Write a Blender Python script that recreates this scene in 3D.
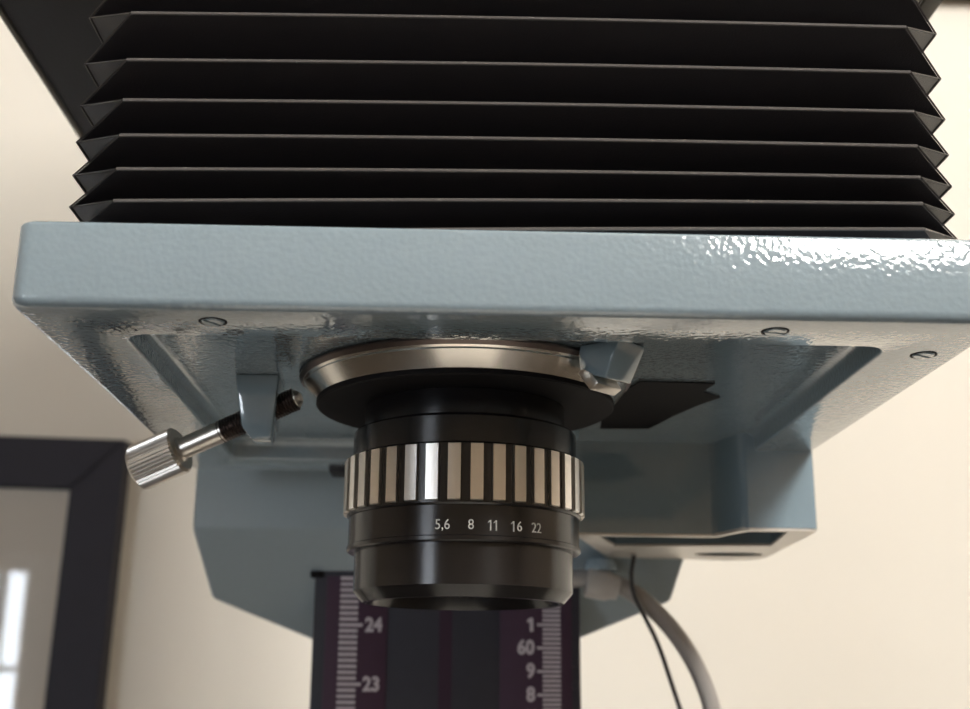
import bpy, bmesh, math, random
from mathutils import Vector, Matrix
from math import pi, sin, cos
random.seed(4)
for o in list(bpy.data.objects): bpy.data.objects.remove(o)
S = bpy.context.scene
C = S.collection
H = 0.62                      # height of the lens eye above the floor; everything below is measured from that eye level

# ---------------------------------------------------------------- camera
cam = bpy.data.cameras.new('camera'); co = bpy.data.objects.new('camera', cam); C.objects.link(co)
right = Vector((0.99934, -0.0352, 0.00756)); down = Vector((0.01672, 0.26591, -0.96385)); fwd = Vector((0.03196, 0.96336, 0.2663))
fwd.normalize(); right = (right - fwd * right.dot(fwd)).normalized(); down = fwd.cross(right).normalized()
R3 = Matrix((right, -down, -fwd)).transposed()
co.matrix_world = Matrix.Translation((0, 0, H)) @ R3.to_4x4()
cam.sensor_width = 36.0; cam.lens = 36.0 * 1230.0 / 970.0
cam.clip_start = 0.01; cam.clip_end = 20
cam.dof.use_dof = True; cam.dof.focus_distance = 0.25; cam.dof.aperture_fstop = cam.lens / 2.2
S.camera = co

# ---------------------------------------------------------------- world, lights, exposure
W = bpy.data.worlds.new('world'); S.world = W; W.use_nodes = True
W.node_tree.nodes['Background'].inputs[0].default_value = (0.75, 0.85, 1.0, 1)
W.node_tree.nodes['Background'].inputs[1].default_value = 0.05

def area(name, loc, target, sx, sy, power, col):
    l = bpy.data.lights.new(name, 'AREA'); l.shape = 'RECTANGLE'; l.size = sx; l.size_y = sy; l.energy = power; l.color = col
    o = bpy.data.objects.new(name, l); C.objects.link(o); o.location = Vector(loc) + Vector((0, 0, H))
    o.rotation_euler = (Vector(target) - Vector(loc)).to_track_quat('-Z', 'Y').to_euler()
    return o
area('daylight_bright_window', (0.92, -1.30, 1.36), (0.92, 0, 1.36), 0.48, 0.68, 62, (1.0, 0.965, 0.915))
area('daylight_cool_window', (-1.165, -1.30, -0.06), (-1.165, 0, -0.06), 0.46, 0.64, 10.5, (0.80, 0.89, 1.0))
S.view_settings.view_transform = 'Standard'; S.view_settings.look = 'None'
S.view_settings.gamma = 1.0; S.view_settings.use_curve_mapping = False
S.view_settings.exposure = 0.42

# ---------------------------------------------------------------- materials
def mat(name, col, rough=0.5, metal=0.0, spec=0.5, aniso=0.0, bump=None, mottle=None, coat=0.0):
    m = bpy.data.materials.new(name); m.use_nodes = True
    nt = m.node_tree; b = nt.nodes['Principled BSDF']
    b.inputs['Base Color'].default_value = (*col, 1); b.inputs['Roughness'].default_value = rough
    b.inputs['Metallic'].default_value = metal; b.inputs['Specular IOR Level'].default_value = spec
    b.inputs['Coat Weight'].default_value = coat; b.inputs['Coat Roughness'].default_value = 0.05; b.inputs['Coat IOR'].default_value = 1.6
    tc = nt.nodes.new('ShaderNodeTexCoord')
    if aniso:
        b.inputs['Anisotropic'].default_value = aniso
        t = nt.nodes.new('ShaderNodeTangent'); t.direction_type = 'RADIAL'; t.axis = 'Z'; b.inputs['Anisotropic Rotation'].default_value = 0.25
        nt.links.new(t.outputs[0], b.inputs['Tangent'])
    if bump:
        n = nt.nodes.new('ShaderNodeTexNoise'); n.inputs['Scale'].default_value = bump[0]; n.inputs['Detail'].default_value = bump[2] if len(bump) > 2 else 1.0
        bp = nt.nodes.new('ShaderNodeBump'); bp.inputs['Strength'].default_value = bump[1]; bp.inputs['Distance'].default_value = bump[3] if len(bump) > 3 else 0.0005
        nt.links.new(tc.outputs['Object'], n.inputs['Vector']); nt.links.new(n.outputs[0], bp.inputs['Height']); nt.links.new(bp.outputs[0], b.inputs['Normal']); nt.links.new(bp.outputs[0], b.inputs['Coat Normal'])
    if mottle:
        n = nt.nodes.new('ShaderNodeTexNoise'); n.inputs['Scale'].default_value = mottle[0]; n.inputs['Detail'].default_value = 3
        mx = nt.nodes.new('ShaderNodeMix'); mx.data_type = 'RGBA'
        mx.inputs[6].default_value = (*[c * (1 - mottle[1]) for c in col], 1); mx.inputs[7].default_value = (*[min(1, c * (1 + mottle[1])) for c in col], 1)
        nt.links.new(tc.outputs['Object'], n.inputs['Vector']); nt.links.new(n.outputs[0], mx.inputs[0]); nt.links.new(mx.outputs[2], b.inputs['Base Color'])
    return m

M = {}
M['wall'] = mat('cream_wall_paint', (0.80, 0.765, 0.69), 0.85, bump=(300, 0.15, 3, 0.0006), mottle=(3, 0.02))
M['ceiling'] = mat('white_ceiling_paint', (0.80, 0.78, 0.74), 0.9, mottle=(2, 0.02))
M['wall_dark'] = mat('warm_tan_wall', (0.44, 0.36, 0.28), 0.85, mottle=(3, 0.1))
M['floor'] = mat('dark_floor_boards', (0.035, 0.028, 0.022), 0.45, mottle=(6, 0.25))
M['hammer'] = mat('blue_grey_hammered_enamel', (0.29, 0.375, 0.43), 0.10, spec=0.8, bump=(950, 0.16, 0.5, 0.0005), mottle=(900, 0.05), coat=1.0)
M['enamel'] = mat('blue_grey_smooth_enamel', (0.235, 0.325, 0.385), 0.13, spec=0.8, bump=(420, 0.04, 1.0, 0.0005), mottle=(500, 0.04), coat=1.0)
M['satin'] = mat('blue_grey_satin_enamel', (0.34, 0.41, 0.44), 0.45, spec=0.4, bump=(420, 0.04, 1.0, 0.0005), mottle=(500, 0.04))
M['leather'] = mat('black_bellows_cloth', (0.030, 0.027, 0.029), 0.42, spec=0.35, bump=(2600, 0.25, 2, 0.0002))
M['fold'] = mat('lighter_bellows_cloth', (0.13, 0.12, 0.115), 0.35, spec=0.5, bump=(2600, 0.25, 2, 0.0002))
M['black_paint'] = mat('black_crackle_paint', (0.020, 0.020, 0.026), 0.5, spec=0.4, bump=(900, 0.2, 2, 0.0003))
M['bevel_edge'] = mat('worn_grey_edge', (0.15, 0.14, 0.12), 0.5, bump=(700, 0.2, 2, 0.0003))
M['black_metal'] = mat('black_anodised_metal', (0.012, 0.011, 0.012), 0.22, metal=0.0, spec=0.6, aniso=0.6, mottle=(800, 0.1))
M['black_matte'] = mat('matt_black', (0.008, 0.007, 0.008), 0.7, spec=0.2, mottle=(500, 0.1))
M['steel'] = mat('brushed_steel', (0.93, 0.89, 0.82), 0.24, metal=1.0, aniso=0.5, mottle=(120, 0.06))
M['bar'] = mat('satin_aluminium', (0.90, 0.87, 0.82), 0.34, metal=1.0, aniso=0.5, bump=(1500, 0.1, 2, 0.0001))
M['pale_metal'] = mat('pale_cast_metal', (0.78, 0.74, 0.69), 0.38, metal=0.6, mottle=(400, 0.04))
M['nickel'] = mat('nickel_plate', (0.64, 0.60, 0.55), 0.3, metal=1.0, mottle=(300, 0.08))
M['thread'] = mat('dark_oiled_steel', (0.16, 0.13, 0.12), 0.35, metal=1.0, mottle=(300, 0.1))
M['white_ink'] = mat('white_ink', (0.78, 0.78, 0.75), 0.6, mottle=(900, 0.05))
M['dim_ink'] = mat('grey_lilac_scale_ink', (0.62, 0.57, 0.62), 0.7, mottle=(900, 0.05))
M['column'] = mat('dark_navy_enamel', (0.036, 0.037, 0.052), 0.6, bump=(500, 0.1, 1, 0.0003), mottle=(300, 0.08))
M['purple'] = mat('dark_plum', (0.062, 0.028, 0.058), 0.6, mottle=(300, 0.08))  # dark plum tone for the column's scale strips
M['groove'] = mat('plum_groove', (0.034, 0.010, 0.032), 0.6, mottle=(300, 0.08))
M['conduit'] = mat('grey_rubber', (0.36, 0.34, 0.32), 0.28, spec=0.5, mottle=(200, 0.05))
M['white_plastic'] = mat('white_plastic', (0.55, 0.53, 0.50), 0.4, mottle=(200, 0.04))
M['cord'] = mat('black_cord', (0.03, 0.028, 0.028), 0.5, mottle=(200, 0.1))
M['blue_bolt'] = mat('blue_grey_bolt_enamel', (0.33, 0.42, 0.48), 0.25, mottle=(300, 0.05))
M['frame'] = mat('charcoal_frame_paint', (0.028, 0.028, 0.040), 0.6, spec=0.3, bump=(400, 0.1, 2, 0.0003), mottle=(60, 0.1))
M['mount'] = mat('ivory_mount_board', (0.86, 0.79, 0.69), 0.9, mottle=(200, 0.02))
M['reflector'] = mat('white_reflector_board', (0.86, 0.85, 0.82), 0.8, mottle=(40, 0.02))
M['print'] = mat('pale_blue_print', (0.36, 0.46, 0.62), 0.6, mottle=(12, 0.5))
M['brown_wood'] = mat('dark_brown_wood', (0.075, 0.055, 0.045), 0.5, mottle=(40, 0.2))
M['window_white'] = mat('white_window_paint', (0.7, 0.7, 0.7), 0.5, mottle=(10, 0.03))
# clear picture glass: see-through plus a Fresnel mirror
g = bpy.data.materials.new('picture_glass'); g.use_nodes = True; nt = g.node_tree
for n in list(nt.nodes):
    if n.type != 'OUTPUT_MATERIAL': nt.nodes.remove(n)
tr = nt.nodes.new('ShaderNodeBsdfTransparent'); gl = nt.nodes.new('ShaderNodeBsdfGlossy'); gl.inputs['Roughness'].default_value = 0.02
fr = nt.nodes.new('ShaderNodeFresnel'); fr.inputs[0].default_value = 1.5; mx = nt.nodes.new('ShaderNodeMixShader')
nt.links.new(fr.outputs[0], mx.inputs[0]); nt.links.new(tr.outputs[0], mx.inputs[1]); nt.links.new(gl.outputs[0], mx.inputs[2])
nt.links.new(mx.outputs[0], nt.nodes['Material Output'].inputs[0]); M['glass'] = g
M['lens_glass'] = mat('coated_lens_glass', (0.012, 0.010, 0.02), 0.03, spec=0.9, mottle=(50, 0.1))

# ---------------------------------------------------------------- helpers
BASE = {}
def empty(name, loc):
    o = bpy.data.objects.new(name, None); C.objects.link(o); o.location = loc; o.empty_display_size = 0.02
    BASE[o] = Vector(loc); return o
def tag(o, label=None, cat=None, group=None, kind=None):
    if label: o['label'] = label
    if cat: o['category'] = cat
    if group: o['group'] = group
    if kind: o['kind'] = kind
    return o
def obj(name, bm, m, parent=None, smooth=35, local=False):
    """link bm as one mesh object; vertices are in scene measures unless local"""
    me = bpy.data.meshes.new(name)
    bmesh.ops.recalc_face_normals(bm, faces=bm.faces[:])
    bm.to_mesh(me); bm.free()
    if smooth:
        me.shade_smooth(); me.set_sharp_from_angle(angle=math.radians(smooth))
    for k in (m if isinstance(m, (list, tuple)) else [m]): me.materials.append(k)
    o = bpy.data.objects.new(name, me); C.objects.link(o)
    if parent:
        o.parent = parent
        if parent in BASE and not local: o.location = -BASE[parent]
    return o
def dup(o, parent):
    c = o.copy(); C.objects.link(c); c.parent = parent; return c
def loft(loops, cap0=True, cap1=True, bm=None, closed=True):
    bm = bm or bmesh.new(); L = [[bm.verts.new(p) for p in lp] for lp in loops]; n = len(L[0])
    for a, b in zip(L, L[1:]):
        for i in range(n if closed else n - 1):
            j = (i + 1) % n; bm.faces.new((a[i], a[j], b[j], b[i]))
    if cap0: bm.faces.new(L[0][::-1])
    if cap1: bm.faces.new(L[-1])
    return bm
def rrect(x0, x1, y0, y1, r, z, n=6):
    pts = []
    for cx, cy, a in ((x1 - r, y1 - r, 0), (x0 + r, y1 - r, 90), (x0 + r, y0 + r, 180), (x1 - r, y0 + r, 270)):
        for i in range(n + 1):
            t = math.radians(a + 90 * i / n); pts.append((cx + r * cos(t), cy + r * sin(t), z))
    return pts
def lathe(prof, n=96, bm=None, cap=True):
    loops = [[(max(r, 1e-5) * cos(2 * pi * i / n), max(r, 1e-5) * sin(2 * pi * i / n), z) for i in range(n)] for r, z in prof]
    return loft(loops, cap, cap, bm)
def box(x0, x1, y0, y1, z0, z1, bev=0.0, seg=2, bm=None):
    b = bmesh.new()
    vs = [b.verts.new((x, y, z)) for z in (z0, z1) for x, y in ((x0, y0), (x1, y0), (x1, y1), (x0, y1))]
    for f in ((0, 3, 2, 1), (4, 5, 6, 7), (0, 1, 5, 4), (1, 2, 6, 5), (2, 3, 7, 6), (3, 0, 4, 7)): b.faces.new([vs[i] for i in f])
    if bev: bmesh.ops.bevel(b, geom=b.edges[:], offset=bev, segments=seg, affect='EDGES', profile=0.5)
    if bm is None: return b
    return join(bm, b)
def join(bm, b):
    me = bpy.data.meshes.new('tmp'); b.to_mesh(me); b.free(); bm.from_mesh(me); bpy.data.meshes.remove(me); return bm
def hull(pts, bev=0.0, seg=2):
    b = bmesh.new()
    for p in pts: b.verts.new(p)
    r = bmesh.ops.convex_hull(b, input=b.verts[:])
    dead = [g for g in r['geom_interior'] + r['geom_unused'] if isinstance(g, bmesh.types.BMVert)]
    if dead: bmesh.ops.delete(b, geom=list(set(dead)), context='VERTS')
    bmesh.ops.dissolve_limit(b, angle_limit=math.radians(1), verts=b.verts[:], edges=b.edges[:])
    if bev: bmesh.ops.bevel(b, geom=b.edges[:], offset=bev, segments=seg, affect='EDGES', profile=0.5)
    return b
def prism(poly, z0, z1, bev=0.0, seg=2):
    b = loft([[(x, y, z0) for x, y in poly], [(x, y, z1) for x, y in poly]])
    if bev:
        es = [e for e in b.edges if e.calc_face_angle(0) > 0.6]
        bmesh.ops.bevel(b, geom=es, offset=bev, segments=seg, affect='EDGES', profile=0.5)
    return b
def boolean(bm, cuts):
    def tmp(b):
        bmesh.ops.recalc_face_normals(b, faces=b.faces[:])
        me = bpy.data.meshes.new('t'); b.to_mesh(me); b.free(); o = bpy.data.objects.new('t', me); C.objects.link(o); return o
    a = tmp(bm); cs = [tmp(c) for c in cuts]
    for c in cs:
        md = a.modifiers.new('b', 'BOOLEAN'); md.operation = 'DIFFERENCE'; md.solver = 'EXACT'; md.object = c
    dg = bpy.context.evaluated_depsgraph_get(); me = bpy.data.meshes.new_from_object(a.evaluated_get(dg))
    out = bmesh.new(); out.from_mesh(me)
    for o in [a] + cs: bpy.data.objects.remove(o)
    return out
def smooth_path(pts, k=8):
    P = [Vector(p) for p in pts]; P = [2 * P[0] - P[1]] + P + [2 * P[-1] - P[-2]]; out = []
    for i in range(1, len(P) - 2):
        for j in range(k):
            t = j / k; a, b, c, d = P[i - 1:i + 3]
            out.append(0.5 * ((2 * b) + (c - a) * t + (2 * a - 5 * b + 4 * c - d) * t * t + (3 * b - a - 3 * c + d) * t ** 3))
    return out + [P[-2]]
def tube(pts, r, n=16, bm=None):
    loops = []; up = Vector((0.31, 0.9, 0.2))
    for i, p in enumerate(pts):
        t = (Vector(pts[min(i + 1, len(pts) - 1)]) - Vector(pts[max(i - 1, 0)])).normalized()
        a = t.cross(up).normalized(); b = t.cross(a).normalized()
        rr = r[i] if isinstance(r, (list, tuple)) else r
        loops.append([tuple(Vector(p) + (a * cos(2 * pi * k / n) + b * sin(2 * pi * k / n)) * rr) for k in range(n)])
    return loft(loops, bm=bm)
def along(p, q, prof, n=32, ridges=0, depth=0.0):
    """turned piece along p->q; prof = [(distance, radius)]; ridges knurl it"""
    p = Vector(p); q = Vector(q); t = (q - p).normalized(); a = t.cross(Vector((0, 1, 0.1))).normalized(); b = t.cross(a).normalized()
    loops = []
    for item in prof:
        s, r = item[:2]; kn = item[2] if len(item) > 2 else 0
        lp = []
        for k in range(n):
            rr = r - (depth * kn * (0, 0.5, 1, 0.5)[k % 4] if ridges else 0)
            w = 2 * pi * k / n; lp.append(tuple(p + t * s + (a * cos(w) + b * sin(w)) * rr))
        loops.append(lp)
    return loft(loops)
def glyph_one(size, depth, x, wide):
    """the figure 1 with its flag, which the built-in face lacks"""
    h = 0.36 * size; w = wide * size; b = bmesh.new(); d = depth / 2
    for poly in ([(w, h), (w, -h), (-w, -h), (-w, h)], [(-w, h), (-w, h - 2.4 * w), (-w - 0.15 * size, h - 0.17 * size - w), (-w - 0.15 * size, h - 0.17 * size + w * .4)]):
        lo = [b.verts.new((x + px, py, -d)) for px, py in poly]; hi = [b.verts.new((x + px, py, d)) for px, py in poly]
        b.faces.new(lo[::-1]); b.faces.new(hi)
        for k in range(4): b.faces.new((lo[k], lo[(k + 1) % 4], hi[(k + 1) % 4], hi[k]))
    return b
def text_bm(s, size, depth, bold=0.0):
    wide = 0.045 + bold / size
    if s == '1': return glyph_one(size, depth, 0.05 * size, wide)
    if s == '11': return join(glyph_one(size, depth, -0.17 * size, wide), glyph_one(size, depth, 0.24 * size, wide))
    if s == '16':
        b = join(glyph_one(size, depth, -0.22 * size, wide), _shift(text_bm('6', size, depth, bold), 0.24 * size))
        return b
    cu = bpy.data.curves.new('t', 'FONT'); cu.body = s; cu.size = size; cu.extrude = depth / 2; cu.offset = bold; cu.align_x = 'CENTER'; cu.align_y = 'CENTER'; cu.resolution_u = 3
    o = bpy.data.objects.new('t', cu); C.objects.link(o); dg = bpy.context.evaluated_depsgraph_get(); dg.update()
    me = bpy.data.meshes.new_from_object(o.evaluated_get(dg)); b = bmesh.new(); b.from_mesh(me)
    bpy.data.objects.remove(o); bpy.data.curves.remove(cu); bpy.data.meshes.remove(me)
    for v in b.verts: v.co.x *= 0.9
    return b
def _shift(b, dx):
    for v in b.verts: v.co.x += dx
    return b

# ---------------------------------------------------------------- setting
YW = 0.8
def struct(name, bm, m, parent=None, smooth=0):
    o = obj(name, bm, m, parent, smooth); 
    if parent is None: o['kind'] = 'structure'
    return o
FL = -H
struct('wall_back', box(-2.3, 2.3, YW, YW + 0.1, FL, 2.1), M['wall'])
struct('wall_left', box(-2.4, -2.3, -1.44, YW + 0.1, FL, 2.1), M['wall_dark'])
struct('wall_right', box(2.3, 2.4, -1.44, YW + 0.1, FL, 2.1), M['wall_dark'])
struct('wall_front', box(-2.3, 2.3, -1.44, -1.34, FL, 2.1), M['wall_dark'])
struct('floor', box(-2.4, 2.4, -1.44, YW + 0.1, FL - 0.1, FL), M['floor'])
struct('ceiling', box(-2.4, 2.4, -1.44, YW + 0.1, 2.1, 2.2), M['ceiling'])
def window(name, x, z, w, h, nx, nz):
    b = bmesh.new(); y0, y1 = -1.34, -1.26; t = 0.04
    box(x - w / 2 - t, x - w / 2, y0, y1, z - h / 2 - t, z + h / 2 + t, bm=b); box(x + w / 2, x + w / 2 + t, y0, y1, z - h / 2 - t, z + h / 2 + t, bm=b)
    box(x - w / 2, x + w / 2, y0, y1, z + h / 2, z + h / 2 + t, bm=b); box(x - w / 2, x + w / 2, y0, y1, z - h / 2 - t, z - h / 2, bm=b)
    o = struct(name, b, M['window_white'])
    for i in range(1, nx): struct('glazing_bar', box(x - w / 2 + w * i / nx - 0.011, x - w / 2 + w * i / nx + 0.011, -1.29, -1.275, z - h / 2, z + h / 2), M['window_white'], o)
    for i in range(1, nz): struct('glazing_bar', box(x - w / 2, x + w / 2, -1.29, -1.275, z - h / 2 + h * i / nz - 0.006, z - h / 2 + h * i / nz + 0.006), M['window_white'], o)
window('window_1', -1.165, -0.06, 0.46, 0.64, 8, 3)
window('window_2', 0.92, 1.36, 0.48, 0.68, 2, 3)

# ---------------------------------------------------------------- the enlarger: one thing, many parts
E = empty('enlarger', (0.002, 0.43, FL))
tag(E, 'blue-grey hammered metal photographic enlarger with black bellows on a dark scaled column', 'enlarger')
def part(name, bm, m, parent=E, smooth=35): return obj(name, bm, m, parent, smooth)

# lens stage: a shallow tray casting, open side down
SX0, SX1, SY0, SY1 = -0.0778, 0.1030, 0.2095, 0.3760
ZB, ZT, ZC = 0.0656, 0.0817, 0.0708
OX0, OX1, OY0, OY1 = -0.0612, 0.0860, 0.2274, 0.3560
loops = []
rv = 0.0034
loops.append(rrect(SX0 + 0.01, SX1 - 0.01, SY0 + 0.01, SY1 - 0.01, rv, ZT))
for i in range(4):
    t = pi / 2 * i / 3; d = 0.0009 * (1 - sin(t)); loops.append(rrect(SX0 + d, SX1 - d, SY0 + d, SY1 - d, rv, ZT - 0.0009 * (1 - cos(t))))
for i in range(7):
    t = pi / 2 * i / 6; d = 0.0019 * (1 - cos(t)); loops.append(rrect(SX0 + d, SX1 - d, SY0 + d, SY1 - d, rv, ZB + 0.0019 * (1 - sin(t))))
for i in range(4):
    t = pi / 2 * i / 3; d = 0.0007 * (1 - sin(t)); loops.append(rrect(OX0 - d, OX1 + d, OY0 - d, OY1 + d, 0.005 + d, ZB + 0.0007 * (1 - cos(t))))
loops.append(rrect(OX0, OX1, OY0, OY1, 0.005, ZC - 0.002))
for i in range(1, 4):
    t = pi / 2 * i / 3; d = 0.002 * (1 - cos(t)); loops.append(rrect(OX0 + d, OX1 - d, OY0 + d, OY1 - d, 0.005, ZC - 0.002 + 0.002 * sin(t)))
stage = part('lens_stage', loft(loops), M['hammer'], smooth=40)
def slotted_screw(x, y, r, ang):
    b = lathe([(0, ZB - 0.0003), (r - 0.0003, ZB - 0.0003), (r, ZB), (r, ZB + 0.002), (0, ZB + 0.002)], 40)
    for v in b.verts: v.co.x += x; v.co.y += y
    cut = box(-r * 1.2, r * 1.2, -0.0004, 0.0004, ZB - 0.001, ZB + 0.0005)
    bmesh.ops.rotate(cut, verts=cut.verts[:], cent=(0, 0, 0), matrix=Matrix.Rotation(ang, 3, 'Z'))
    for v in cut.verts: v.co.x += x; v.co.y += y
    s = part('slotted_screw', boolean(b, [cut]), M['enamel'], stage)
    s.location = (0, 0, 0)
    ring = lathe([(r + 0.00005, ZB - 0.00012), (r + 0.0004, ZB - 0.00012), (r + 0.0004, ZB + 0.001), (r + 0.00005, ZB + 0.001)], 40, cap=False)
    for v in ring.verts: v.co.x += x; v.co.y += y
    part('screw_seat', ring, M['black_matte'], stage).location = (0, 0, 0)
for x, y, r, a in ((-0.0428, 0.2177, 0.0022, 0.9), (0.0613, 0.2178, 0.0022, 0.25), (0.0948, 0.2322, 0.0022, 0.5)): slotted_screw(x, y, r, a)
# thin black plate on the tray beside the lens
patch = [(0.0454, 0.2767), (0.0632, 0.2774), (0.0620, 0.2854), (0.0674, 0.2912), (0.0640, 0.2990), (0.0600, 0.3120), (0.0560, 0.3290), (0.0427, 0.3295), (0.0400, 0.300)]
part('stage_dark_patch', prism(patch, ZC - 0.0003, ZC + 0.001), M['black_matte'], stage).location = (0, 0, 0)
part('rim_notch_block', box(-0.0345, -0.0265, 0.366, 0.377, ZB - 0.0016, ZB + 0.002, 0.0005), M['black_paint'], stage).location = (0, 0, 0)  # small dark block standing in for a notch in the rear rim

# lugs that grip the lens flange
LX, LY = 0.0048, 0.2800
lugL = hull([(-0.0485, 0.2765, ZC), (-0.0485, 0.291, ZC), (-0.0385, 0.2765, ZC), (-0.0385, 0.291, ZC), (-0.0468, 0.2790, 0.0592), (-0.0468, 0.2885, 0.0592), (-0.0396, 0.2790, 0.0592), (-0.0396, 0.2885, 0.0592),
             (-0.0444, 0.2800, 0.0564), (-0.0444, 0.2875, 0.0564), (-0.0402, 0.2800, 0.0564), (-0.0402, 0.2875, 0.0564)], 0.0005)
part('screw_lug', lugL, M['enamel'], stage).location = (0, 0, 0)
def radial(pts, ang):
    return [(LX + r * cos(ang) - w * sin(ang), LY + r * sin(ang) + w * cos(ang), z) for r, w, z in pts]
for ang in (-0.80, 0.95):
    w = 0.0058
    lug = hull(radial([(0.0392, -w, ZC), (0.0392, w, ZC), (0.0490, -w * .8, ZC), (0.0490, w * .8, ZC), (0.0392, -w, 0.0690), (0.0392, w, 0.0690),
                       (0.0372, -w * .6, 0.0655), (0.0372, w * .6, 0.0655), (0.0450, -w * .75, 0.0632), (0.0450, w * .75, 0.0632)], ang), 0.0005)
    part('grip_lug', lug, M['enamel'], stage).location = (0, 0, 0)
    cw = 0.0042
    clip = hull(radial([(r_, w_, z_) for w_ in (-cw, cw) for r_, z_ in ((0.0372, 0.0655), (0.0405, 0.0613), (0.0428, 0.0624), (0.0400, 0.0668))], ang), 0.0004)
    part('grip_clip', clip, M['nickel'], stage).location = (0, 0, 0)

# thumb screw through the left lug
A = Vector((-0.0337, 0.2815, 0.0668)); K = Vector((-0.0674, 0.2915, 0.0536)); ax = (K - A).normalized(); L = (K - A).length
TS = part('thumb_screw', along(A, K, [(0, 0.0012), (0.001, 0.0022), (L - 0.012, 0.0022), (L - 0.0055, 0.0022)]), M['nickel'])
prof = []; s = 0.0012; p = 0.00075
while s < L - 0.0165:
    prof += [(s, 0.0023), (s + p * .5, 0.0028)]; s += p
part('screw_thread', along(A, K, prof, 28), M['thread'], TS).location = (0, 0, 0)
part('screw_collar', along(A, K, [(L - 0.0172, 0.0021), (L - 0.0170, 0.0026), (L - 0.0062, 0.0026), (L - 0.0058, 0.0031), (L - 0.005, 0.0031)], 32), M['nickel'], TS).location = (0, 0, 0)
kn = 0.0005; rk = 0.0057
part('knurled_knob', along(A, K, [(L - 0.0056, 0.0028), (L - 0.0056, rk - 0.0007), (L - 0.0050, rk, 1), (L + 0.0058, rk, 1), (L + 0.0066, rk - 0.0008, 1), (L + 0.0068, rk - 0.0016)], 152, 1, kn), M['nickel'], TS, smooth=20).location = (0, 0, 0)

# bellows: front folds stand out at one level, side folds half a level lower, as square bellows do
zl = [0.0860, 0.0835, 0.0893, 0.0952, 0.1019, 0.1092, 0.1177, 0.1277, 0.1385, 0.1500, 0.1620, 0.1720]
XI0, XI1, XO0, XO1 = -0.0621, 0.0902, -0.0737, 0.1012
YF, YV = 0.2150, 0.2265; YR, YVR = 0.3700, 0.3585
tilt = {0.0835: 0.0020, 0.0893: 0.0014, 0.0952: 0.0009, 0.1019: 0.0007, 0.1092: 0.0007, 0.1177: 0.0007}
zl = zl[1:]
def ring(x0, x1, y0, y1, z, t=0.0, n=10):
    pts = []
    def sag(u): return -0.0004 * sin(pi * u)
    for i in range(n): u = i / n; pts.append((x0 + (x1 - x0) * u, y0, z + t * (u - .5) * 2 - sag(u)))
    for i in range(n): u = i / n; pts.append((x1, y0 + (y1 - y0) * u, z + t))
    for i in range(n): u = i / n; pts.append((x1 + (x0 - x1) * u, y1, z + t * (.5 - u) * 2))
    for i in range(n): u = i / n; pts.append((x0, y1 + (y0 - y1) * u, z - t))
    return pts
loops = [ring(XI0 - 0.002, XI1 + 0.002, YF + 0.004, YR - 0.004, ZT - 0.0005)]
bl = []
for i, z in enumerate(zl):
    t = tilt.get(z, 0.0006)
    bl.append(('m', ring(XI0, XI1, YF, YR, z, t)))
    if i + 1 < len(zl): bl.append(('v', ring(XO0, XO1, YV, YVR, (z + zl[i + 1]) / 2, (t + tilt.get(zl[i + 1], 0.0006)) / 2)))
bl.insert(0, ('v', ring(XO0 + .001, XO1 - .001, YV, YVR, 0.0822, 0.0)))
bm = loft([r for _, r in bl], False, False)
bel = part('bellows', bm, M['leather'], smooth=25)
bev = bel.modifiers.new('fold_rounding', 'BEVEL'); bev.width = 0.00035; bev.segments = 2; bev.limit_method = 'ANGLE'; bev.angle_limit = math.radians(35)
# raised lighter edges along every front and side fold
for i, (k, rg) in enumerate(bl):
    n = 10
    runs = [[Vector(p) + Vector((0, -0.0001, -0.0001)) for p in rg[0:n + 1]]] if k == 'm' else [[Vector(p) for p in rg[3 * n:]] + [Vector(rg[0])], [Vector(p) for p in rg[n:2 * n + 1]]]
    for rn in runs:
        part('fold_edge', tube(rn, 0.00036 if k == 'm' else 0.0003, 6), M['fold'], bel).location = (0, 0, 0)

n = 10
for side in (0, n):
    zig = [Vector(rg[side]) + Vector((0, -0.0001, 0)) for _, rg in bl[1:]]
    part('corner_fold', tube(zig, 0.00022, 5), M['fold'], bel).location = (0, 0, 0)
# black head above the bellows
HX0, HX1 = -0.1166, 0.1228
hp = part('head_plate', box(HX0, HX1, 0.195, 0.40, 0.1700, 0.1900, 0.0012, 3), M['black_paint'])
for x0, x1 in ((HX0 - 0.0012, HX0 + 0.0004), (HX1 - 0.0036, HX1 + 0.0012)): part('plate_edging', box(x0, x1, 0.195, 0.40, 0.1694, 0.1902, 0.0005), M['bevel_edge'], hp).location = (0, 0, 0)
lh = lathe([(0.0, 0.19), (0.100, 0.19), (0.104, 0.196), (0.104, 0.45), (0.098, 0.49), (0.075, 0.52), (0.0, 0.53)], 64)
for v in lh.verts: v.co.x += 0.003; v.co.y += 0.300
part('lamp_house', lh, M['black_paint'])

# arm casting at the right rear
plan = [(0.0370, 0.3480), (0.0765, 0.3480)]
for i in range(1, 8):
    u = i / 8; plan.append((0.0765 + 0.0070 * u, 0.3480 - 0.0150 * (3 * u * u - 2 * u ** 3)))
plan += [(0.0835, 0.3330), (0.1005, 0.3330), (0.1022, 0.3336), (0.1030, 0.3352), (0.1062, 0.4010), (0.1050, 0.4070), (0.1010, 0.4110), (0.0960, 0.4125), (0.0540, 0.4060)]
def recess(): return prism([(0.0445, 0.3510), (0.0780, 0.3510), (0.0840, 0.3366), (0.0950, 0.3366), (0.0988, 0.3690), (0.0525, 0.3745)], 0.0400, 0.0700)
def hole():
    h = lathe([(0, 0.040), (0.0082, 0.040), (0.0082, 0.06), (0, 0.06)], 40)
    for v in h.verts: v.co.x = v.co.x * 1.35 + 0.0915; v.co.y = v.co.y * 0.75 + 0.3935
    return h
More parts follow.
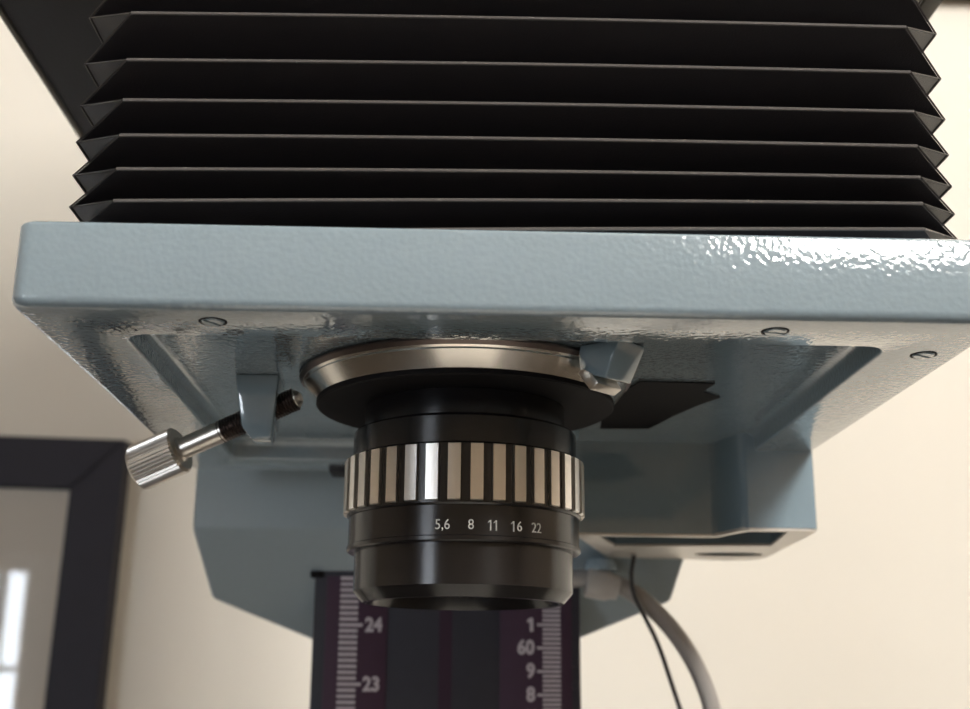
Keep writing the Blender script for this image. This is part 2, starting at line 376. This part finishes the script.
armo = part('support_arm', boolean(prism(plan, 0.0443, 0.0750, 0.0008, 3), [recess(), hole()]), M['enamel'])
part('pale_rim', boolean(prism([(x * 0.99 + 0.0007, y * 0.994 + 0.0022) for x, y in plan], 0.0437, 0.0446, 0.0003, 2), [recess(), hole()]), M['pale_metal'], armo).location = (0, 0, 0)  # thin pale plate added to lighten the rim under the arm
part('recess_shade', prism([(0.0442, 0.3507), (0.0778, 0.3507), (0.0838, 0.3363), (0.0953, 0.3363), (0.0991, 0.3693), (0.0522, 0.3748)], 0.0480, 0.0490), M['black_matte'], armo).location = (0, 0, 0)  # black sheet that paints the shade inside the arm recess
part('arm_link', box(0.045, 0.080, 0.395, 0.43, 0.050, 0.0745, 0.001), M['enamel'], armo).location = (0, 0, 0)

# carriage that rides the column
pts = [(-0.0807, 0.400, 0.0508), (0.0817, 0.400, 0.0518), (-0.0807, 0.400, 0.078), (0.0817, 0.400, 0.078),
       (-0.0766, 0.4204, 0.0304), (0.0775, 0.4204, 0.0310), (-0.0414, 0.4338, 0.0168), (0.0435, 0.4338, 0.0172)]
pts += [(-0.0766, 0.470, 0.0304), (0.0775, 0.470, 0.0310), (-0.0414, 0.470, 0.0168), (0.0435, 0.470, 0.0172), (-0.0807, 0.470, 0.078), (0.0817, 0.470, 0.078), (-0.0807, 0.470, 0.0508), (0.0817, 0.470, 0.0518)]
part('carriage', hull(pts, 0.0012, 3), M['satin'])

# column with its two printed scales
CY = 0.412
col = part('column', box(-0.0418, 0.0457, CY, CY + 0.034, FL + 0.02, 0.17, 0.0008), M['column'])
def onc(name, bm, m, lab=None):
    o = part(name, bm, m, col); o.location = (0, 0, 0)
    if lab: o['label'] = lab
    return o
ZS = -0.20
onc('column_cap', box(-0.0432, -0.0392, CY - 0.0018, CY + 0.003, 0.0366, 0.0388, 0.0004), M['black_matte'])
onc('scale_strip', box(-0.0378, -0.0175, CY - 0.0005, CY + 0.001, ZS, 0.0372, 0.0002), M['purple'])
onc('scale_strip', box(0.0192, 0.0428, CY - 0.0005, CY + 0.001, ZS, 0.0372, 0.0002), M['purple'])
onc('centre_groove', box(-0.0006, 0.0036, CY - 0.0002, CY + 0.001, ZS, 0.0372), M['groove'])
def ticks(x0, x1, xm, z0, step, every, sgn):
    b = bmesh.new(); k0 = int((0.037 - z0) / step); 
    for k in range(-int((z0 + 0.05) / step), k0 + 1):
        z = z0 + k * step; maj = k % every == 0
        xa, xb = (xm if maj and sgn < 0 else x0), (xm if maj and sgn > 0 else x1)
        box(xa, xb, CY - 0.0007, CY, z - step * .29, z + step * .29, bm=b)
    return b
o = onc('scale_ticks', ticks(-0.0332, -0.0272, -0.0256, 0.0215, 0.00187, 10, 1), M['dim_ink']); o['kind'] = 'stuff'
o = onc('scale_ticks', ticks(0.0332, 0.0391, 0.0314, 0.0221, 0.00148, 5, -1), M['dim_ink']); o['kind'] = 'stuff'
def number(s, x, z, size):
    b = text_bm(s, size, 0.0003, 0.00025)
    for v in b.verts: v.co = Vector((x + v.co.x, CY - 0.0006 - v.co.z, z + v.co.y))
    onc('scale_number', b, M['dim_ink'])
number('24', -0.0220, 0.0214, 0.0062); number('23', -0.0222, 0.0027, 0.0062); number('22', -0.0222, -0.0160, 0.0062)
for s, z in (('2', 0.0295), ('1', 0.0221), ('60', 0.0147), ('9', 0.0073), ('8', -0.0001), ('7', -0.0075)):
    number(s, 0.0293 if len(s) == 1 else 0.0277, z, 0.0062)
for z in (0.010, 0.003): 
    b = lathe([(0, -0.0006), (0.0011, -0.0006), (0.0013, 0.0), (0, 0.0)], 16)
    for v in b.verts: v.co = Vector((0.0437 + v.co.x, CY + v.co.z, z + v.co.y))
    onc('column_rivet', b, M['column'])
part('baseboard', box(-0.25, 0.25, -0.24, 0.52, FL, FL + 0.02, 0.003), M['brown_wood'])
part('reflector_board', box(-0.21, 0.22, -0.20, 0.36, FL + 0.02, FL + 0.03, 0.002), M['reflector'])  # unseen white board, added so the steel flange has something bright to reflect

# ---------------------------------------------------------------- the lens
LN = empty('enlarging_lens', (LX, LY, 0.020)); BASE[LN] = Vector((0, 0, 0.020))
tag(LN, 'black enlarging lens with silver striped grip ring and bright conical steel flange', 'lens')
def lpart(name, bm, m, parent=LN, smooth=30): 
    o = obj(name, bm, m, parent, smooth)
    return o
def sub(name, bm, m, parent, smooth=30):
    o = obj(name, bm, m, parent, smooth); o.location = (0, 0, 0); return o
fl = lpart('mounting_flange', lathe([(0.0, 0.0706), (0.0372, 0.0706), (0.0377, 0.0700), (0.0377, 0.0693), (0.0372, 0.0688), (0.0372, 0.0684), (0.0346, 0.0652), (0.0342, 0.0645), (0.0342, 0.0641), (0.0, 0.0641)], 160), M['steel'])
sub('flange_face', lathe([(0.0345, 0.0650), (0.0345, 0.0640), (0.0341, 0.0637), (0.0230, 0.0637), (0.0, 0.0637)], 160), M['black_matte'], fl)
sub('flange_rim', lathe([(0.0366, 0.0707), (0.0386, 0.0705), (0.0386, 0.0700), (0.0378, 0.0692), (0.0366, 0.0692)], 160), M['thread'], fl)
lpart('upper_barrel', lathe([(0.0, 0.0645), (0.0229, 0.0645), (0.0231, 0.0640), (0.0231, 0.0582), (0.0227, 0.0580), (0.0227, 0.0577), (0.0253, 0.0575), (0.0256, 0.0571), (0.0256, 0.0512), (0.0, 0.0512)], 128), M['black_metal'])
gr = lpart('grip_ring', lathe([(0.0, 0.0513), (0.0262, 0.0513), (0.0266, 0.0509), (0.0266, 0.0384), (0.0262, 0.0380), (0.0, 0.0380)], 128), M['black_metal'])
def bar():
    a = math.radians(5.6) / 2; n = 4; out = []
    def sec(z, r1): 
        pts = [(r1 * sin(-a + 2 * a * i / n), -r1 * cos(-a + 2 * a * i / n), z) for i in range(n + 1)]
        return pts + [(0.0262 * sin(a), -0.0262 * cos(a), z), (-0.0262 * sin(a), -0.0262 * cos(a), z)]
    return loft([sec(0.0387, 0.0270), sec(0.0389, 0.0274), sec(0.0506, 0.0274), sec(0.0508, 0.0270)])
b0 = sub('grip_bar', bar(), M['bar'], gr)
for i in range(36):
    o = b0 if i == 0 else dup(b0, gr)
    o.rotation_euler = (0, 0, math.radians(10 * i - 5.5))
apr = lpart('aperture_ring', lathe([(0.0, 0.0382), (0.0258, 0.0382), (0.0261, 0.0379), (0.0261, 0.0317), (0.0264, 0.0315), (0.0264, 0.0307), (0.0260, 0.0304), (0.0, 0.0304)], 128), M['black_metal'])
def on_ring(s, deg, z, r, size):
    b = text_bm(s, size, 0.00012)
    for v in b.verts:
        a = math.radians(deg) + v.co.x / r; rr = r + 0.00004 + v.co.z; v.co = Vector((rr * sin(a), -rr * cos(a), z + v.co.y))
    sub('aperture_number', b, M['white_ink'], apr, 0)
for s, d in (('5,6', -10.8), ('8', 2.2), ('11', 12.3), ('16', 23.8), ('22', 34.8)): on_ring(s, d, 0.0337, 0.0261, 0.0030)
fb = lpart('front_barrel', lathe([(0.0, 0.0308), (0.0244, 0.0308), (0.0246, 0.0305), (0.0246, 0.0218), (0.0225, 0.0194), (0.0213, 0.0194), (0.0205, 0.0205), (0.0190, 0.0250), (0.0, 0.0252)], 128), M['black_metal'])
sub('lens_element', lathe([(0.0, 0.0228), (0.008, 0.0231), (0.014, 0.0239), (0.0188, 0.0250), (0.0188, 0.0254), (0.0, 0.0254)], 64), M['lens_glass'], fb)

# ---------------------------------------------------------------- cables beside the column
CB = empty('power_cable', (0.0524, 0.406, 0.0368)); CB.location = (0, 0, 0); BASE[CB] = Vector((0, 0, 0)); Q = 0.955
tag(CB, 'thick grey rubber cable curving down from a white gland beside the column', 'cable')
pts = smooth_path([(0.0420, 0.4255, 0.0383), (0.0520, 0.425, 0.0385), (0.0600, 0.425, 0.0366), (0.0660, 0.425, 0.0334), (0.0712, 0.425, 0.0293), (0.0768, 0.425, 0.0236), (0.0815, 0.425, 0.0176), (0.0858, 0.425, 0.0103), (0.0889, 0.425, 0.0030), (0.0911, 0.425, -0.0045), (0.0935, 0.425, -0.016), (0.098, 0.425, -0.05)])
pts = [p * Q for p in pts]
obj('cable_sheath', tube(pts, 0.0029, 20), M['conduit'], CB)
gb = bmesh.new()
gb = along((0.0470, 0.4050, 0.0357), (0.0575, 0.4050, 0.0338), [(0, 0.0046), (0.0005, 0.005), (0.0070, 0.005), (0.0082, 0.0042), (0.0105, 0.0040), (0.0108, 0.0030)], 24)
obj('cable_gland', gb, M['white_plastic'], CB)
nb = lathe([(0, 0.0410), (0.0054, 0.0410), (0.0054, 0.0424), (0.0042, 0.0448), (0.002, 0.0458), (0, 0.0458)], 24)
for v in nb.verts: v.co.x += 0.0520; v.co.y += 0.4060; v.co.z -= 0.0018
obj('gland_cap', nb, M['blue_bolt'], CB)
sd = smooth_path([(0.0630, 0.418, 0.052), (0.0622, 0.400, 0.0456), (0.0612, 0.400, 0.0375), (0.0620, 0.400, 0.0310), (0.0650, 0.400, 0.0245), (0.0682, 0.400, 0.0180), (0.0705, 0.400, 0.0120), (0.0722, 0.400, 0.0065), (0.0755, 0.400, -0.0040), (0.0790, 0.400, -0.0145), (0.088, 0.400, -0.04)])
tag(obj('thin_cord', tube(sd, 0.00075, 10), M['cord']), 'thin black cord hanging in front of the grey cable', 'cord')

# ---------------------------------------------------------------- pictures on the wall
PF = empty('picture_frame', (-0.36, YW, -0.02))
tag(PF, 'charcoal picture frame with ivory mount hanging on the cream wall', 'picture')
fx0, fx1, fz0, fz1, fw = -0.52, -0.2035, -0.21, 0.1556, 0.0325
o_ = [(fx0, fz0), (fx1, fz0), (fx1, fz1), (fx0, fz1)]; i_ = [(fx0 + fw, fz0 + fw), (fx1 - fw, fz0 + fw), (fx1 - fw, fz1 - fw), (fx0 + fw, fz1 - fw)]
fb_ = bmesh.new()
fdep = 0.018
def fr_obj(name, bm, m):
    bmesh.ops.rotate(bm, verts=bm.verts[:], cent=(fx1, YW, fz1), matrix=Matrix.Rotation(math.radians(1.2), 3, 'Y'))
    return obj(name, bm, m, PF, 20)
for k in range(4):
    j = (k + 1) % 4; sec = []
    a, b, c, d = o_[k], o_[j], i_[j], i_[k]
    q = hull([(p[0], y, p[1]) for p in (a, b, c, d) for y in (YW - 0.0005, YW - fdep)], 0.0012)
    fr_obj('frame_rail', q, M['frame'])
fr_obj('mount_board', box(i_[0][0] - 0.004, i_[2][0] + 0.004, YW - 0.009, YW - 0.006, i_[0][1] - 0.004, i_[2][1] + 0.004), M['mount'])
fr_obj('art_print', box(i_[0][0] + 0.05, i_[2][0] - 0.12, YW - 0.0098, YW - 0.0085, i_[0][1] + 0.05, i_[2][1] - 0.05), M['print'])
fr_obj('glass_pane', box(i_[0][0] - 0.004, i_[2][0] + 0.004, YW - 0.0125, YW - 0.0110, i_[0][1] - 0.004, i_[2][1] + 0.004), M['glass'])

PG = empty('picture_frame', (0.52, YW, 0.62))
tag(PG, 'dark brown frame whose lower edge shows high at the upper right on the wall', 'picture')
px0, px1, pz0, pz1, pw = 0.345, 0.72, 0.5020, 0.80, 0.03
o_ = [(px0, pz0), (px1, pz0), (px1, pz1), (px0, pz1)]; i_ = [(px0 + pw, pz0 + pw), (px1 - pw, pz0 + pw), (px1 - pw, pz1 - pw), (px0 + pw, pz1 - pw)]
for k in range(4):
    j = (k + 1) % 4
    obj('frame_rail', hull([(p[0], y, p[1]) for p in (o_[k], o_[j], i_[j], i_[k]) for y in (YW - 0.0005, YW - 0.02)], 0.001), M['brown_wood'], PG, 20)
obj('mount_board', box(px0 + pw - .004, px1 - pw + .004, YW - 0.009, YW - 0.005, pz0 + pw - .004, pz1 - pw + .004), M['mount'], PG)

# lift everything built from eye level up onto the floor
for o in list(S.objects):
    if o.parent is None and o.type in {'MESH', 'EMPTY'}: o.location.z += H
